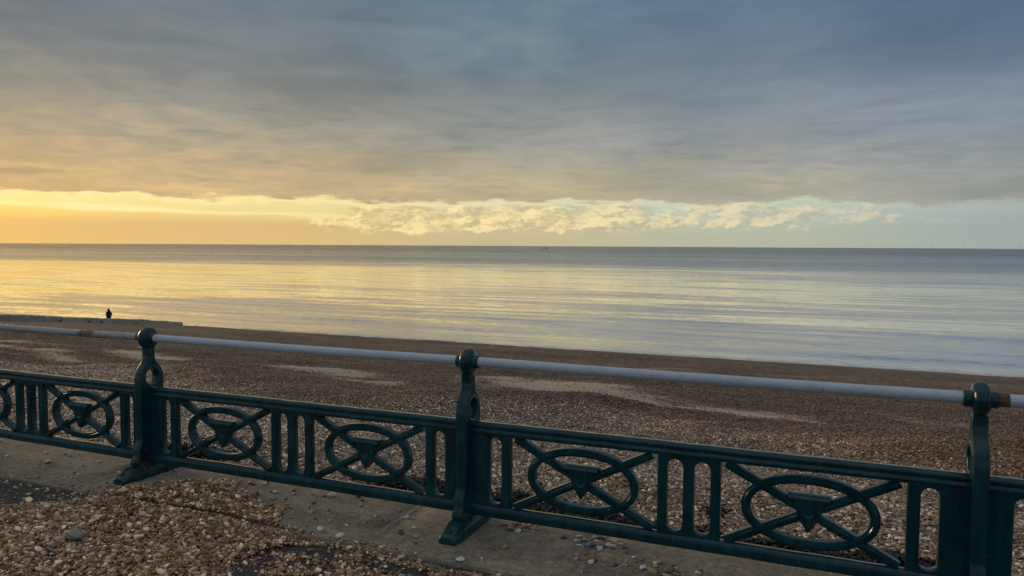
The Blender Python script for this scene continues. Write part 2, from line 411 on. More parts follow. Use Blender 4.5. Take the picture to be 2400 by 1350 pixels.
def m_sea():
    m, t, b = mat('sea_water')
    p = opos(t)
    s_, u, _ = t.xyz(p)
    patch = t.noise(t.vm('MULTIPLY', p, (0.0020, 0.013, 1)), 1.0, 5, 0.58)
    uw = t.add(u, t.mul(t.sub(patch, 0.5), t.mul(u, 0.55)))
    far = t.smooth(uw, t.lin(s_, -150.0, 120.0, 222.0, 110.0), t.lin(s_, -150.0, 120.0, 325.0, 460.0))
    far = t.add(t.mul(far, 0.62), t.mul(t.smooth(uw, 260.0, 1300.0), 0.42))
    c05 = (.5, .5, .5)
    def slopes(scale, detail, amp, seed):
        v = t.vm('ADD', t.vm('MULTIPLY', p, scale), seed)
        return t.vm('SCALE', t.vm('SUBTRACT', t.noise(v, 1.0, detail, 0.5, True), c05), amp)
    swell = slopes((0.016, 0.085, 1), 3, 0.17, (3, 9, 1))
    chop = slopes((0.05, 0.36, 1), 3, 0.21, (11, 2, 5))
    rip = slopes((0.9, 2.4, 1), 2, 0.13, (7, 4, 2))
    rough = slopes((2.1, 4.6, 1), 1, 2.0, (5, 14, 8))
    calm = t.vm('ADD', t.vm('ADD', swell, chop), rip)
    ca = t.lin(patch, 0.35, 0.65, 0.42, 0.85)
    sl_ = t.vm('ADD', t.vm('SCALE', calm, ca), t.vm('SCALE', rough, t.mul(far, t.lin(patch, 0.35, 0.62, 0.55, 1.0))))
    sx, sy, _ = t.xyz(sl_)
    sy = t.sub(sy, t.mul(far, t.lin(patch, 0.3, 0.7, 0.09, 0.26)))
    nrm = t.vm('NORMALIZE', t.comb(t.mul(sx, 0.6), sy, 1.0))
    vt = t.n.new('ShaderNodeVectorTransform'); vt.vector_type = 'NORMAL'; vt.convert_from = 'OBJECT'; vt.convert_to = 'WORLD'
    t.put(vt.inputs[0], nrm)
    t.put(b.inputs['Normal'], vt.outputs[0])
    b.inputs['Base Color'].default_value = (0.030, 0.048, 0.055, 1)
    b.inputs['IOR'].default_value = 1.333
    t.put(b.inputs['Roughness'], 0.07)
    # spent foam along the edge of the wash
    fo = t.mul(t.smooth(t.add(u, t.mul(t.sub(t.noise(t.vm('MULTIPLY', p, (0.25, 0.4, 1)), 1.0, 4, .6), .5), 2.6)), 55.9, 54.6),
               t.smooth(t.noise(t.vm('MULTIPLY', p, (0.9, 4.0, 1)), 1.0, 5, .7), 0.43, 0.58))
    bc = t.mix(t.mul(fo, 0.8), (0.075, 0.095, 0.105), (0.62, 0.62, 0.60))
    t.put(b.inputs['Base Color'], bc)
    t.put(b.inputs['Roughness'], t.lin(fo, 0, 1, 0.07, 0.6))
    g = t.n.new('ShaderNodeBsdfGlossy'); g.inputs['Color'].default_value = (1.0, 0.975, 0.93, 1); g.inputs['Roughness'].default_value = 0.07
    t.put(g.inputs['Normal'], vt.outputs[0])
    ms = t.n.new('ShaderNodeMixShader')
    t.put(ms.inputs[0], t.mul(t.lin(far, 0, 1, 0.86, 0.10), t.sub(1.0, fo)))
    t.l.new(b.outputs[0], ms.inputs[1]); t.l.new(g.outputs[0], ms.inputs[2])
    t.l.new(ms.outputs[0], t.n['Material Output'].inputs[0])
    return m
def m_plain(name, c, rough=0.7, var=0.25, scale=6.0):
    m, t, b = mat(name)
    n = t.noise(wpos(t), scale, 4, 0.6)
    t.put(b.inputs['Base Color'], t.mix(n, tuple(v * (1 - var) for v in c), tuple(v * (1 + var) for v in c)))
    b.inputs['Roughness'].default_value = rough
    return m
IRON = m_iron()
RAILP = m_rail('lilac_grey_paint', (0.54, 0.555, 0.60), False)
RUSTP = m_rail('rusting_cream_paint', (0.40, 0.385, 0.34), True)
SLAB = m_concrete('kerb_concrete', (0.275, 0.215, 0.155), (0.40, 0.32, 0.235), 0.6)
MORTAR = m_concrete('mortar', (0.34, 0.28, 0.20), (0.42, 0.35, 0.26), 0.2)
GROYNE = m_concrete('groyne_concrete', (0.42, 0.38, 0.32), (0.56, 0.51, 0.44), 0.45, 0.35)
ASPH = m_asphalt(); PEB = m_pebble(); BEACH = m_beach(); SEAM = m_sea()
WEED = m_plain('dry_seaweed', (0.016, 0.013, 0.011), 0.6, 0.4, 30)
DARK = m_plain('dark_cloth', (0.012, 0.012, 0.014), 0.9, 0.3, 12)
SKIN = m_plain('skin', (0.30, 0.18, 0.12), 0.6, 0.1, 9)
STRAW = m_plain('bleached_straw', (0.62, 0.58, 0.48), 0.6, 0.15, 40)
WHITE = m_plain('white_steel', (0.80, 0.80, 0.80), 0.5, 0.03, 0.01)
HULL = m_plain('dark_hull', (0.03, 0.035, 0.04), 0.6, 0.1, 0.5)

# ------------------------------------------------------------------ sea
def grid(xs, ys, zf, name):
    X, Y = np.meshgrid(np.asarray(xs, float), np.asarray(ys, float))
    Z = zf(X, Y); V = np.stack([X.ravel(), Y.ravel(), Z.ravel()], 1)
    nx, ny = len(xs), len(ys)
    i = (np.arange(ny - 1)[:, None] * nx + np.arange(nx - 1)[None]).ravel()
    F = np.stack([i, i + 1, i + 1 + nx, i + nx], 1)
    me = bpy.data.meshes.new(name)
    me.vertices.add(len(V)); me.vertices.foreach_set('co', V.ravel())
    me.loops.add(F.size); me.loops.foreach_set('vertex_index', F.ravel())
    me.polygons.add(len(F)); me.polygons.foreach_set('loop_start', np.arange(len(F)) * 4)
    me.update(calc_edges=True); me.validate(); me.shade_smooth()
    return me, X, Y
me, _, _ = grid([-60000, -4000, -400, -100, 0, 100, 400, 4000, 60000], [46, 60, 120, 400, 2000, 12000, 60000], lambda X, Y: X * 0 + SEA, 'sea')
tag(obj('sea', me, SEAM), kind='structure')

# ------------------------------------------------------------------ beach
_tab = rng.random((256, 256))
def vnoise(x, y):
    xi = np.floor(x).astype(int); yi = np.floor(y).astype(int); fx = x - xi; fy = y - yi
    fx = fx * fx * (3 - 2 * fx); fy = fy * fy * (3 - 2 * fy)
    g = lambda a, b: _tab[a % 256, b % 256]
    return (g(xi, yi) * (1 - fx) + g(xi + 1, yi) * fx) * (1 - fy) + (g(xi, yi + 1) * (1 - fx) + g(xi + 1, yi + 1) * fx) * fy
def fbm(x, y, o=4):
    v = 0; a = 0.5
    for k in range(o): v = v + a * (vnoise(x * 2 ** k + 17 * k, y * 2 ** k + 31 * k) - 0.5); a *= 0.5
    return v
ZB0 = -0.10
def crest(s): return 6.9 + 0.75 * np.sin(s * 0.62 + 0.3) + 0.35 * np.sin(s * 1.27 + 1.0)
def beach_z(s, u):
    z = ZB0 - 0.1267 * (u - 0.33)
    k = np.clip(1 - (u - 12) / 10, 0, 1)
    z = z + 0.20 * (0.8 + 0.5 * np.sin(s * 0.9 + 1.3)) * np.exp(-((u - crest(s)) / 1.35) ** 2) - 0.10 * np.exp(-((u - crest(s) + 2.6) / 1.2) ** 2) - 0.03 * np.exp(-((u - crest(s) - 3.1) / 1.7) ** 2)
    near = np.clip((u - 0.3) / 1.2, 0, 1)
    z = z + near * (0.42 * fbm(s * 0.34 + 5, u * 0.40 + 3, 3) + 0.07 * fbm(s * 1.9, u * 1.9, 3)) * np.clip(1.2 - u / 50, 0, 1)
    z = z + 0.9 * fbm(s * 0.09 + 40, u * 0.13 + 8, 3) * np.clip(u / 12 - 1, 0, 1) * np.clip((54 - u) / 12, 0, 1)
    z = z + 0.09 * fbm(s * 0.35 + 3, u * 0.5, 3) * np.clip((u - 44) / 6, 0, 1)
    z = z - 0.42 * np.exp(-((s + 54.6) / 3.0) ** 2) * np.clip((u - 28) / 8, 0, 1) * np.clip((52 - u) / 4, 0, 1)
    z = z - 0.35 * np.clip((-57.5 - s) / 3, 0, 1) * np.clip((u - 30) / 15, 0, 1)
    return z
def sand_f(s, u):
    c = crest(s)
    f = np.exp(-((u - c - 2.6) / 0.95) ** 2) * (0.40 + 2.2 * fbm(s * 0.33 + 2, u * 0.2, 3))
    for (cs, cu, rs, ru, a) in ((-1.2, 11.6, 3.2, 2.6, 0.9), (0.9, 9.2, 2.0, 0.8, 0.8), (3.0, 10.0, 1.9, 1.5, 0.95), (-6.9, 11.2, 2.6, 1.2, 0.85), (-13.2, 11.3, 2.4, 0.9, 0.85), (6.0, 11.5, 1.2, 1.4, 0.55),
                                (6.4, 8.6, 1.3, 0.6, 0.6), (-2, 22.5, 3, 1.0, 0.5), (1.4, 14.8, 2, 0.7, 0.4), (-9, 14.5, 4, 0.8, 0.35), (-20, 12, 4, 0.7, 0.6), (5.2, 10.8, 1.4, 0.5, 0.5)):
        f = np.maximum(f, a * np.exp(-(((s - cs + 0.5 * (u - cu)) / rs) ** 2 + ((u - cu) / ru) ** 2)))
    f = f + 0.22 * (vnoise(s * 0.12 + 9, u * 0.4 + 2) > 0.72) * np.clip((u - 12) / 4, 0, 1)
    return np.clip(f, 0, 1)
xs = np.concatenate([np.arange(-130, -26, 2.0), np.arange(-26, 16, 0.16), np.arange(16, 70.1, 1.5)])
ys = np.concatenate([np.arange(0.34, 14, 0.12), np.arange(14, 30, 0.4), np.arange(30, 62.1, 0.8)])
me, X, Y = grid(xs, ys, beach_z, 'beach')
at = me.attributes.new('sand', 'FLOAT', 'POINT'); at.data.foreach_set('value', sand_f(X, Y).ravel().astype(np.float32))
tag(obj('beach', me, BEACH), kind='structure')

# ------------------------------------------------------------------ promenade and kerb slabs
def prom_z(s, u): return -0.022 + 0.010 * fbm(s * 0.8, u * 0.8, 2)
me, _, _ = grid(np.concatenate([np.arange(-60, -8, 4), np.arange(-8, 9, 0.25), np.arange(9, 61, 4)]),
                np.concatenate([np.arange(-40, -6, 4), np.arange(-6, -0.41, 0.14), [-0.40]]), prom_z, 'promenade')
tag(obj('promenade', me, ASPH), kind='structure')
kerb = empty('kerb_path'); tag(kerb, kind='structure')
joints = [-26.5, -22.2, -17.8, -13.4, -9.0, -4.62, -2.4, -0.20, 2.02, 3.18, 5.42, 7.66, 12, 16.4, 20.8]
for a, bb in zip(joints[:-1], joints[1:]):
    nx = max(2, int((bb - a) / 0.15)); ny = 6
    a2, b2 = a + 0.010, bb - 0.010
    xs_ = np.linspace(a2, b2, nx); ys_ = np.linspace(-0.428, 0.335, ny)
    top = [(x, y, 0.004 * float(fbm(np.array(x * 1.3), np.array(y * 1.3), 2))) for y in ys_ for x in xs_]
    # worn edges: pull the outer ring in and down slightly
    V = list(top); F = []
    for j in range(ny - 1):
        for i in range(nx - 1): F.append((j * nx + i, j * nx + i + 1, (j + 1) * nx + i + 1, (j + 1) * nx + i))
    rim = [i for i in range(nx)] + [j * nx + nx - 1 for j in range(1, ny)] + [(ny - 1) * nx + i for i in range(nx - 2, -1, -1)] + [j * nx for j in range(ny - 2, 0, -1)]
    cx, cy = (a2 + b2) / 2, -0.05
    ring2 = []; ring3 = []
    for r_ in rim:
        x, y, z = V[r_]
        ex = 0.007 * (1 if x >= b2 - 1e-6 else -1 if x <= a2 + 1e-6 else 0); ey = 0.007 * (1 if y > 0.33 else -1 if y < -0.42 else 0)
        w = 0.003 * random.uniform(-1, 1)
        V.append((x + ex, y + ey + w, z - 0.007)); ring2.append(len(V) - 1)
        V.append((x + ex, y + ey + w, -0.40)); ring3.append(len(V) - 1)
    n_ = len(rim)
    for q in range(n_):
        r_ = (q + 1) % n_
        F.append((rim[q], ring2[q], ring2[r_], rim[r_])); F.append((ring2[q], ring3[q], ring3[r_], ring2[r_]))
    obj('slab', mesh('slab', V, F, sharp=50), SLAB, kerb)
def mortar(x):
    ys_ = np.linspace(-0.43, 0.335, 26); V = []; F = []
    for y in ys_:
        w = 0.013 + 0.005 * random.random(); h = 0.004 + 0.003 * random.random(); dx = 0.003 * random.uniform(-1, 1)
        V += [(x + dx - w, y, -0.012), (x + dx - w, y, -0.001), (x + dx - w * .5, y, h), (x + dx + w * .5, y, h), (x + dx + w, y, -0.001), (x + dx + w, y, -0.012)]
    for i in range(len(ys_) - 1):
        for q in range(5): F.append((i * 6 + q, i * 6 + q + 1, i * 6 + q + 7, i * 6 + q + 6))
    return mesh('mortar_joint', V, F)
for x in joints[3:-3]: obj('mortar_joint', mortar(x), MORTAR, kerb)

# ------------------------------------------------------------------ railing
rail = empty('railing'); tag(rail, 'green cast-iron seafront railing with grey pipe handrail standing on the concrete kerb', 'railing')
L = 2.44
T0, T1 = RAIL - 0.322, RAIL - 0.385          # top rail
B0, B1 = RAIL - 0.785, RAIL - 0.845          # bottom rail
rot_sz = Matrix.Rotation(R(90), 4, 'X')      # plate XY -> railing plane X,Z
def longi(x0, x1, prof, n=24, wob=0.0015):
    V = []; F = []; k = len(prof)
    for i in range(n + 1):
        x = x0 + (x1 - x0) * i / n; a, b = random.uniform(-wob, wob), random.uniform(-wob, wob)
        for y, z in prof: V.append((x, y + a, z + b))
    for i in range(n):
        for q in range(k): F.append((i * k + q, (i + 1) * k + q, (i + 1) * k + (q + 1) % k, i * k + (q + 1) % k))
    F.append(tuple(range(k))); F.append(tuple(n * k + q for q in range(k)))
    return V, F
half = [(0.0, 0.006), (-0.008, 0.0055), (-0.016, 0.0035), (-0.023, -0.001), (-0.0275, -0.006), (-0.030, -0.012), (-0.029, -0.021), (-0.023, -0.026), (-0.0235, -0.034), (-0.031, -0.040), (-0.032, -0.050), (-0.026, -0.062)]
ftop = [(0.025, 0.0006), (0.012, 0.0025), (0.0, 0.0043), (-0.012, 0.0056), (-0.019, 0.0045)]; back = [(0.0285, -0.0035)]
hs = half[4:]
tprof = [(y, T0 + z) for y, z in ftop] + [(y, T0 + z) for y, z in hs] + [(-y, T0 + z) for y, z in reversed(hs[1:])] + [(y, T0 + z) for y, z in back]
halfb = [(0.0, 0.008), (-0.009, 0.007), (-0.018, 0.003), (-0.025, -0.004), (-0.029, -0.012), (-0.031, -0.020), (-0.030, -0.044), (-0.025, -0.058)]
hb = halfb[4:]
bprof = [(0.024, B0 + 0.0005), (0.012, B0 + 0.0030), (0.0, B0 + 0.0054), (-0.012, B0 + 0.0072), (-0.021, B0 + 0.002)] + [(y, B0 + z) for y, z in hb] + [(-y, B0 + z) for y, z in reversed(hb[1:])] + [(0.0275, B0 - 0.002)]
def mould(w, t, rib, rt):
    f = [(-w, -t * 0.8), (-w * 0.8, -t), (-rib - 0.003, -t), (-rib + 0.002, -rt), (rib - 0.002, -rt), (rib + 0.003, -t), (w * 0.8, -t), (w, -t * 0.8)]
    return f + [(a, -b) for a, b in reversed(f)]
dprof = mould(0.022, 0.0175, 0.009, 0.0265)
rprof = mould(0.0215, 0.0195, 0.0095, 0.0285)
ME = {}
ME['top_rail'] = mesh('top_rail', *longi(0.0, L, tprof), sharp=60); ME['bottom_rail'] = mesh('bottom_rail', *longi(0.0, L, bprof), sharp=60)
zt, zb = T1 + 0.004, B0 - 0.004
ME['end_web'] = plate('end_web', [[(0.0, zb), (0.264, zb), (0.264, zt), (0.0, zt)], slot(0.137, 0.211, RAIL - 0.768, RAIL - 0.397)], 0.0215, 0.005, rot_sz)
ME['end_web_far'] = plate('end_web', [[(L - 0.264, zb), (L, zb), (L, zt), (L - 0.264, zt)], slot(L - 0.211, L - 0.137, RAIL - 0.768, RAIL - 0.397)], 0.0215, 0.005, rot_sz)
ME['slotted_web'] = plate('slotted_web', [[(1.066, zb), (1.374, zb), (1.374, zt), (1.066, zt)], slot(1.114, 1.193, RAIL - 0.765, RAIL - 0.400), slot(1.247, 1.326, RAIL - 0.765, RAIL - 0.400)], 0.0215, 0.005, rot_sz)
def oval(cx, n=56):
    p = []
    for i in range(n):
        a = 2 * math.pi * i / n; c, s_ = math.cos(a), math.sin(a); e = 2 / 2.12
        p.append((cx + 0.281 * math.copysign(abs(c) ** e, c), RAIL - 0.580 + 0.153 * math.copysign(abs(s_) ** e, s_)))
    return p
def diag(cx, sgn, n=14):
    p = []
    for i in range(n + 1):
        q = -1 + 2 * i / n
        p.append((cx + 0.375 * q, RAIL - 0.582 + sgn * 0.190 * q))
    return p
def shield_at(cx):
    cz = RAIL - 0.5
    bl = [(0.066, -0.016), (0.062, -0.045), (0.054, -0.080), (0.042, -0.112), (0.024, -0.142), (0.010, -0.163)]
    body = [(-a, b) for a, b in bl] + [(0.0, -0.174)] + list(reversed(bl))
    return plate('shield', [[(cx + a, cz + b) for a, b in body]], 0.031, 0.006, rot_sz)
def boss_at(cx):
    V, F = [], []
    cz = RAIL - 0.572; rings = [(0.032, -0.029), (0.033, -0.033), (0.024, -0.034), (0.022, -0.032), (0.010, -0.033)]
    n = 14
    for r_, y in rings:
        for q in range(n):
            a = 2 * math.pi * q / n
            V.append((cx + r_ * math.cos(a), y, cz + r_ * 1.25 * math.sin(a)))
    for i in range(len(rings) - 1):
        for q in range(n): F.append((i * n + q, i * n + (q + 1) % n, (i + 1) * n + (q + 1) % n, (i + 1) * n + q))
    F.append(tuple(range((len(rings) - 1) * n, len(rings) * n)))
    return mesh('boss', V, F, sharp=60)
def bar_at(cx):
    h = [(-0.024, 0.0), (-0.034, -0.006), (-0.040, -0.016), (-0.034, -0.026)]
    pr = [(y, RAIL - 0.496 + z) for y, z in h] + [(-y, RAIL - 0.496 + z) for y, z in reversed(h)]
    return mesh('shield_bar', *longi(cx - 0.09, cx + 0.09, pr, 4, 0.0))
for k, cx in enumerate((0.667, L - 0.667)):
    ME['ring%d' % k] = mesh('oval_ring', *sweep(oval(cx), rprof, True)); ME['da%d' % k] = mesh('diagonal_bar', *sweep(diag(cx, 1), dprof))
    ME['db%d' % k] = mesh('diagonal_bar', *sweep(diag(cx, -1), mould(0.0215, 0.0170, 0.0085, 0.0258)))
    ME['sh%d' % k] = shield_at(cx); ME['bo%d' % k] = boss_at(cx); ME['ba%d' % k] = bar_at(cx)
for v in ME.values(): v.materials.append(IRON)
panel_note = {-1: 'panel left of the post with the rusty rail end', 0: 'panel between the two left posts', 1: 'panel between the two right posts', 2: 'panel cut off by the right edge of the picture'}
for i in range(-2, 3):
    o = obj('infill_panel', ME['top_rail'], None, rail); o.location = (i * L, 0, 0)
    def sub(nm, key):
        c = obj(nm, ME[key], None, o); return c
    sub('bottom_rail', 'bottom_rail'); sub('slotted_web', 'slotted_web'); sub('end_web', 'end_web'); sub('end_web', 'end_web_far')
    for k in range(2):
        sub('oval_ring', 'ring%d' % k); sub('diagonal_bar', 'da%d' % k); sub('diagonal_bar', 'db%d' % k)
        sub('shield', 'sh%d' % k); sub('shield_boss', 'bo%d' % k); sub('shield_bar', 'ba%d' % k)
# posts: cast plates standing across the line of the railing
prof_r = [(0.030, -0.055), (0.029, -0.10), (0.031, -0.135), (0.046, -0.162), (0.073, -0.190), (0.091, -0.224), (0.098, -0.265), (0.098, -0.66), (0.101, -0.70), (0.112, -0.722), (0.122, -0.745),
          (0.118, -0.775), (0.124, -0.79), (0.142, -0.806), (0.146, -0.835), (0.138, -0.848), (0.162, -0.868), (0.175, -0.90)]
outl = [(a, RAIL + b) for a, b in prof_r] + [(-a, RAIL + b) for a, b in reversed(prof_r)]
hole = [(0.050 * math.cos(a), RAIL - 0.252 + 0.055 * math.sin(a)) for a in np.linspace(0, 2 * math.pi, 21)[:-1]]
rot_uz = Matrix.Rotation(R(90), 4, 'Z') @ Matrix.Rotation(R(90), 4, 'X')
POST = plate('post', [outl, hole], 0.031, 0.009, rot_uz); POST.materials.append(IRON)
def finial():
    V, F = [], []; n = 22
    rings = [(-0.066, 0.034), (-0.062, 0.037), (-0.036, 0.038), (-0.033, 0.046), (-0.028, 0.064), (-0.018, 0.072), (-0.007, 0.076), (0.007, 0.076), (0.018, 0.072), (0.028, 0.064), (0.033, 0.046), (0.036, 0.038), (0.062, 0.037), (0.066, 0.034)]
    for x, r_ in rings:
        for q in range(n):
            a = 2 * math.pi * q / n; V.append((x, r_ * math.cos(a), RAIL + 0.010 + r_ * math.sin(a)))
    for i in range(len(rings) - 1):
        for q in range(n): F.append((i * n + q, i * n + (q + 1) % n, (i + 1) * n + (q + 1) % n, (i + 1) * n + q))
    F.append(tuple(range(n))); F.append(tuple(range((len(rings) - 1) * n, len(rings) * n)))
    return mesh('finial', V, F, sharp=55)
FIN = finial(); FIN.materials.append(IRON)
def base():
    # long foot plate with sloping noses front and back
    st = [(-0.262, 0.046, 0.040), (-0.245, 0.056, 0.050), (-0.20, 0.060, 0.070), (-0.165, 0.062, 0.086), (0.125, 0.062, 0.086), (0.16, 0.060, 0.070), (0.195, 0.056, 0.050), (0.21, 0.046, 0.040)]
    V, F = [], []
    for y, w, h in st:
        V += [(-w, y, 0.001), (-w * 0.96, y, h * 0.62), (-w * 0.6, y, h), (w * 0.6, y, h), (w * 0.96, y, h * 0.62), (w, y, 0.001)]
    for i in range(len(st) - 1):
        for q in range(6): F.append((i * 6 + q, (i + 1) * 6 + q, (i + 1) * 6 + (q + 1) % 6, i * 6 + (q + 1) % 6))
    F.append(tuple(range(6))); F.append(tuple((len(st) - 1) * 6 + q for q in range(6)))
    return bevel_mesh(mesh('base_plate', V, F), 0.004, 2)
BASE = base(); BASE.materials.append(IRON)
def bolt():
    V, F = tube([(0, 0, 0.0), (0, 0, 0.012), (0, 0, 0.016)], [0.014, 0.014, 0.010], 6)
    return mesh('bolt', V, F)
BOLT = bolt(); BOLT.materials.append(IRON)
def ring_rim():
    V, F = [], []; n = 24; prof = [(0.052, -0.030), (0.058, -0.0345), (0.068, -0.034), (0.078, -0.028)]
    prof = prof + [(a, -b) for a, b in reversed(prof)]
    for q in range(n):
        a = 2 * math.pi * q / n
        for r_, x in prof: V.append((x, r_ * math.cos(a), RAIL - 0.252 + r_ * 1.08 * math.sin(a)))
    k = len(prof)
    for q in range(n):
        for e in range(k): F.append((q * k + e, ((q + 1) % n) * k + e, ((q + 1) % n) * k + (e + 1) % k, q * k + (e + 1) % k))
    return mesh('hole_rim', V, F, sharp=50)
RIM = ring_rim(); RIM.materials.append(IRON)
for i in range(-2, 4):
    p = obj('post', POST, None, rail); p.location = (i * L, 0, 0)
    obj('finial', FIN, None, p); obj('base_plate', BASE, None, p); obj('hole_rim', RIM, None, p)
    for y in (-0.225, 0.178):
        b_ = obj('bolt', BOLT, None, p); b_.location = (0.0, y, 0.052)
# pipe hand rails between the heads
def pipe(x0, x1, r_, sag=0.0, n=28):
    pts = [(x0 + (x1 - x0) * i / n, 0.0, RAIL + 0.012 - sag * math.sin(math.pi * i / n)) for i in range(n + 1)]
    return mesh('handrail', *tube(pts, [r_ + random.uniform(-0.0006, 0.0006) for _ in pts], 16), sharp=50)
for i in range(-2, 3):
    rusty = i < 0
    h_ = obj('handrail', pipe(i * L + 0.035, (i + 1) * L - 0.035, 0.0272 if not rusty else 0.0268, 0.004), RUSTP if rusty else RAILP, rail)
    if i == -1: h_['label'] = 'rust stained cream handrail at the left'
RUSTC = m_plain('rust', (0.17, 0.075, 0.025), 0.9, 0.6, 60)
V, F = tube([(2 * L + x, 0, RAIL + 0.012) for x in (0.064, 0.078, 0.092, 0.104)], [0.0300, 0.0302, 0.0298, 0.0291], 16)
obj('rusty_collar', mesh('rusty_collar', V, F), RUSTC, rail)
V, F = tube([(x, 0, RAIL + 0.012) for x in (-0.095, -0.08, -0.067)], [0.0284, 0.0290, 0.0292], 16)
obj('rusty_collar', mesh('rusty_collar', V, F), RUSTC, rail)

# ------------------------------------------------------------------ pebbles as stuff: points carrying stones
def stone_tree():
    g = bpy.data.node_groups.new('stones', 'GeometryNodeTree')
    g.interface.new_socket('Geometry', in_out='INPUT', socket_type='NodeSocketGeometry')
    g.interface.new_socket('Geometry', in_out='OUTPUT', socket_type='NodeSocketGeometry')
    N, Lk = g.nodes, g.links
    gi = N.new('NodeGroupInput'); go = N.new('NodeGroupOutput')
    jn = N.new('GeometryNodeJoinGeometry')
    for k in range(9):
        ico = N.new('GeometryNodeMeshIcoSphere'); ico.inputs['Radius'].default_value = 1.0; ico.inputs['Subdivisions'].default_value = 2
        pos = N.new('GeometryNodeInputPosition')
        nz = N.new('ShaderNodeTexNoise'); nz.noise_dimensions = '4D'; nz.inputs['W'].default_value = k * 7.3; nz.inputs['Scale'].default_value = 0.75; nz.inputs['Detail'].default_value = 1.0
        Lk.new(pos.outputs[0], nz.inputs['Vector'])
        sb = N.new('ShaderNodeVectorMath'); sb.operation = 'SUBTRACT'; sb.inputs[1].default_value = (.5, .5, .5); Lk.new(nz.outputs['Color'], sb.inputs[0])
        sc = N.new('ShaderNodeVectorMath'); sc.operation = 'SCALE'; sc.inputs[3].default_value = 0.95; Lk.new(sb.outputs[0], sc.inputs[0])
        sp = N.new('GeometryNodeSetPosition'); Lk.new(ico.outputs[0], sp.inputs['Geometry']); Lk.new(sc.outputs[0], sp.inputs['Offset'])
        sm = N.new('GeometryNodeSetShadeSmooth'); Lk.new(sp.outputs[0], sm.inputs[0])
        mt = N.new('GeometryNodeSetMaterial'); mt.inputs['Material'].default_value = PEB; Lk.new(sm.outputs[0], mt.inputs['Geometry'])
        gt = N.new('GeometryNodeGeometryToInstance'); Lk.new(mt.outputs[0], gt.inputs[0]); Lk.new(gt.outputs[0], jn.inputs[0])
    mp = N.new('GeometryNodeMeshToPoints'); Lk.new(gi.outputs[0], mp.inputs[0])
    ip = N.new('GeometryNodeInstanceOnPoints'); Lk.new(mp.outputs[0], ip.inputs['Points']); Lk.new(jn.outputs[0], ip.inputs['Instance'])
    ip.inputs['Pick Instance'].default_value = True
    rv = N.new('FunctionNodeRandomValue'); rv.data_type = 'INT'
    rv.inputs[4].default_value = 0; rv.inputs[5].default_value = 8
    Lk.new(rv.outputs[2], ip.inputs['Instance Index'])
    def na(nm):
        a = N.new('GeometryNodeInputNamedAttribute'); a.data_type = 'FLOAT_VECTOR'; a.inputs[0].default_value = nm; return a.outputs[0]
    e2r = N.new('FunctionNodeEulerToRotation'); Lk.new(na('rot'), e2r.inputs[0]); Lk.new(e2r.outputs[0], ip.inputs['Rotation'])
    Lk.new(na('scl'), ip.inputs['Scale']); Lk.new(ip.outputs[0], go.inputs[0])
    return g
STREE = stone_tree()
def stones(name, pts, size, tone, label, cat, tilt=0.45):
    n = len(pts); me = bpy.data.meshes.new(name)
    me.vertices.add(n); me.vertices.foreach_set('co', np.asarray(pts, np.float32).ravel())
    rot = np.stack([rng.normal(0, tilt, n), rng.normal(0, tilt, n), rng.uniform(0, 6.283, n)], 1)
    ax = np.stack([rng.uniform(0.85, 1.35, n), rng.uniform(0.7, 1.0, n), rng.uniform(0.34, 0.62, n)], 1)
    for nm, d_ in (('rot', rot), ('scl', ax * (np.asarray(size)[:, None] * 0.5))):
        a = me.attributes.new(nm, 'FLOAT_VECTOR', 'POINT'); a.data.foreach_set('vector', d_.astype(np.float32).ravel())
    a = me.attributes.new('tone', 'FLOAT', 'POINT'); a.data.foreach_set('value', np.broadcast_to(tone, n).astype(np.float32).copy())
    o = obj(name, me, PEB); md = o.modifiers.new('stones', 'NODES'); md.node_group = STREE
    return tag(o, label, cat, kind='stuff')
def logn(n, med, sg, lo, hi): return np.clip(med * np.exp(rng.normal(0, sg, n)), lo, hi)

# shingle on the beach, from the wall out to where stones can no longer be told apart
def frustum(s, u, margin):
    c, s_ = math.cos(ANG), math.sin(ANG)
    x = P0[0] + c * s - s_ * u; y = P0[1] + s_ * s + c * u
    return (np.abs(x) < 0.70 * y + margin) & (y > 0.5)
def scatter(n, u0, u1, pw_):
    U = u0 + (u1 - u0) * rng.random(n) ** pw_; Sx = rng.uniform(-32, 16, n)
    k = frustum(Sx, U, 1.2); return Sx[k], U[k]
Sx, U = scatter(900000, 0.36, 7.5, 1.2)
S2, U2 = scatter(620000, 6.0, 19.0, 1.5)
k2 = rng.random(len(U2)) > np.clip((U2 - 12) / 7, 0, 1)
Sx = np.concatenate([Sx, S2[k2]]); U = np.concatenate([U, U2[k2]])
k = rng.random(len(U)) > 0.97 * np.clip((sand_f(Sx, U) + 1.1 * fbm(Sx * 1.3, U * 2.2, 4)) * 2.0 - 0.35, 0, 1) * (U > 5.5)
Sx, U = Sx[k], U[k]; n = len(U)
sz = logn(n, 1, 0.30, 0.5, 1.9) * np.interp(U, [0.3, 2, 5, 8, 12, 18], [0.0235, 0.021, 0.021, 0.020, 0.022, 0.026])
tone = np.clip((U - crest(Sx) + 1.6 + 3.0 * fbm(Sx * 0.5, U * 0.6, 3)) / 1.0, 0, 1) * 0.95
tone = np.where(tone < 0.05, -0.30 + 0.6 * fbm(Sx * 0.7 + 8, U * 0.9, 3), tone)
gz = beach_z(Sx, U) + rng.uniform(-0.1, 0.45, n) * sz
stones('beach_shingle', np.stack([Sx, U, gz], 1), sz, tone, 'brown and grey flint shingle covering the beach beyond the railing', 'shingle')

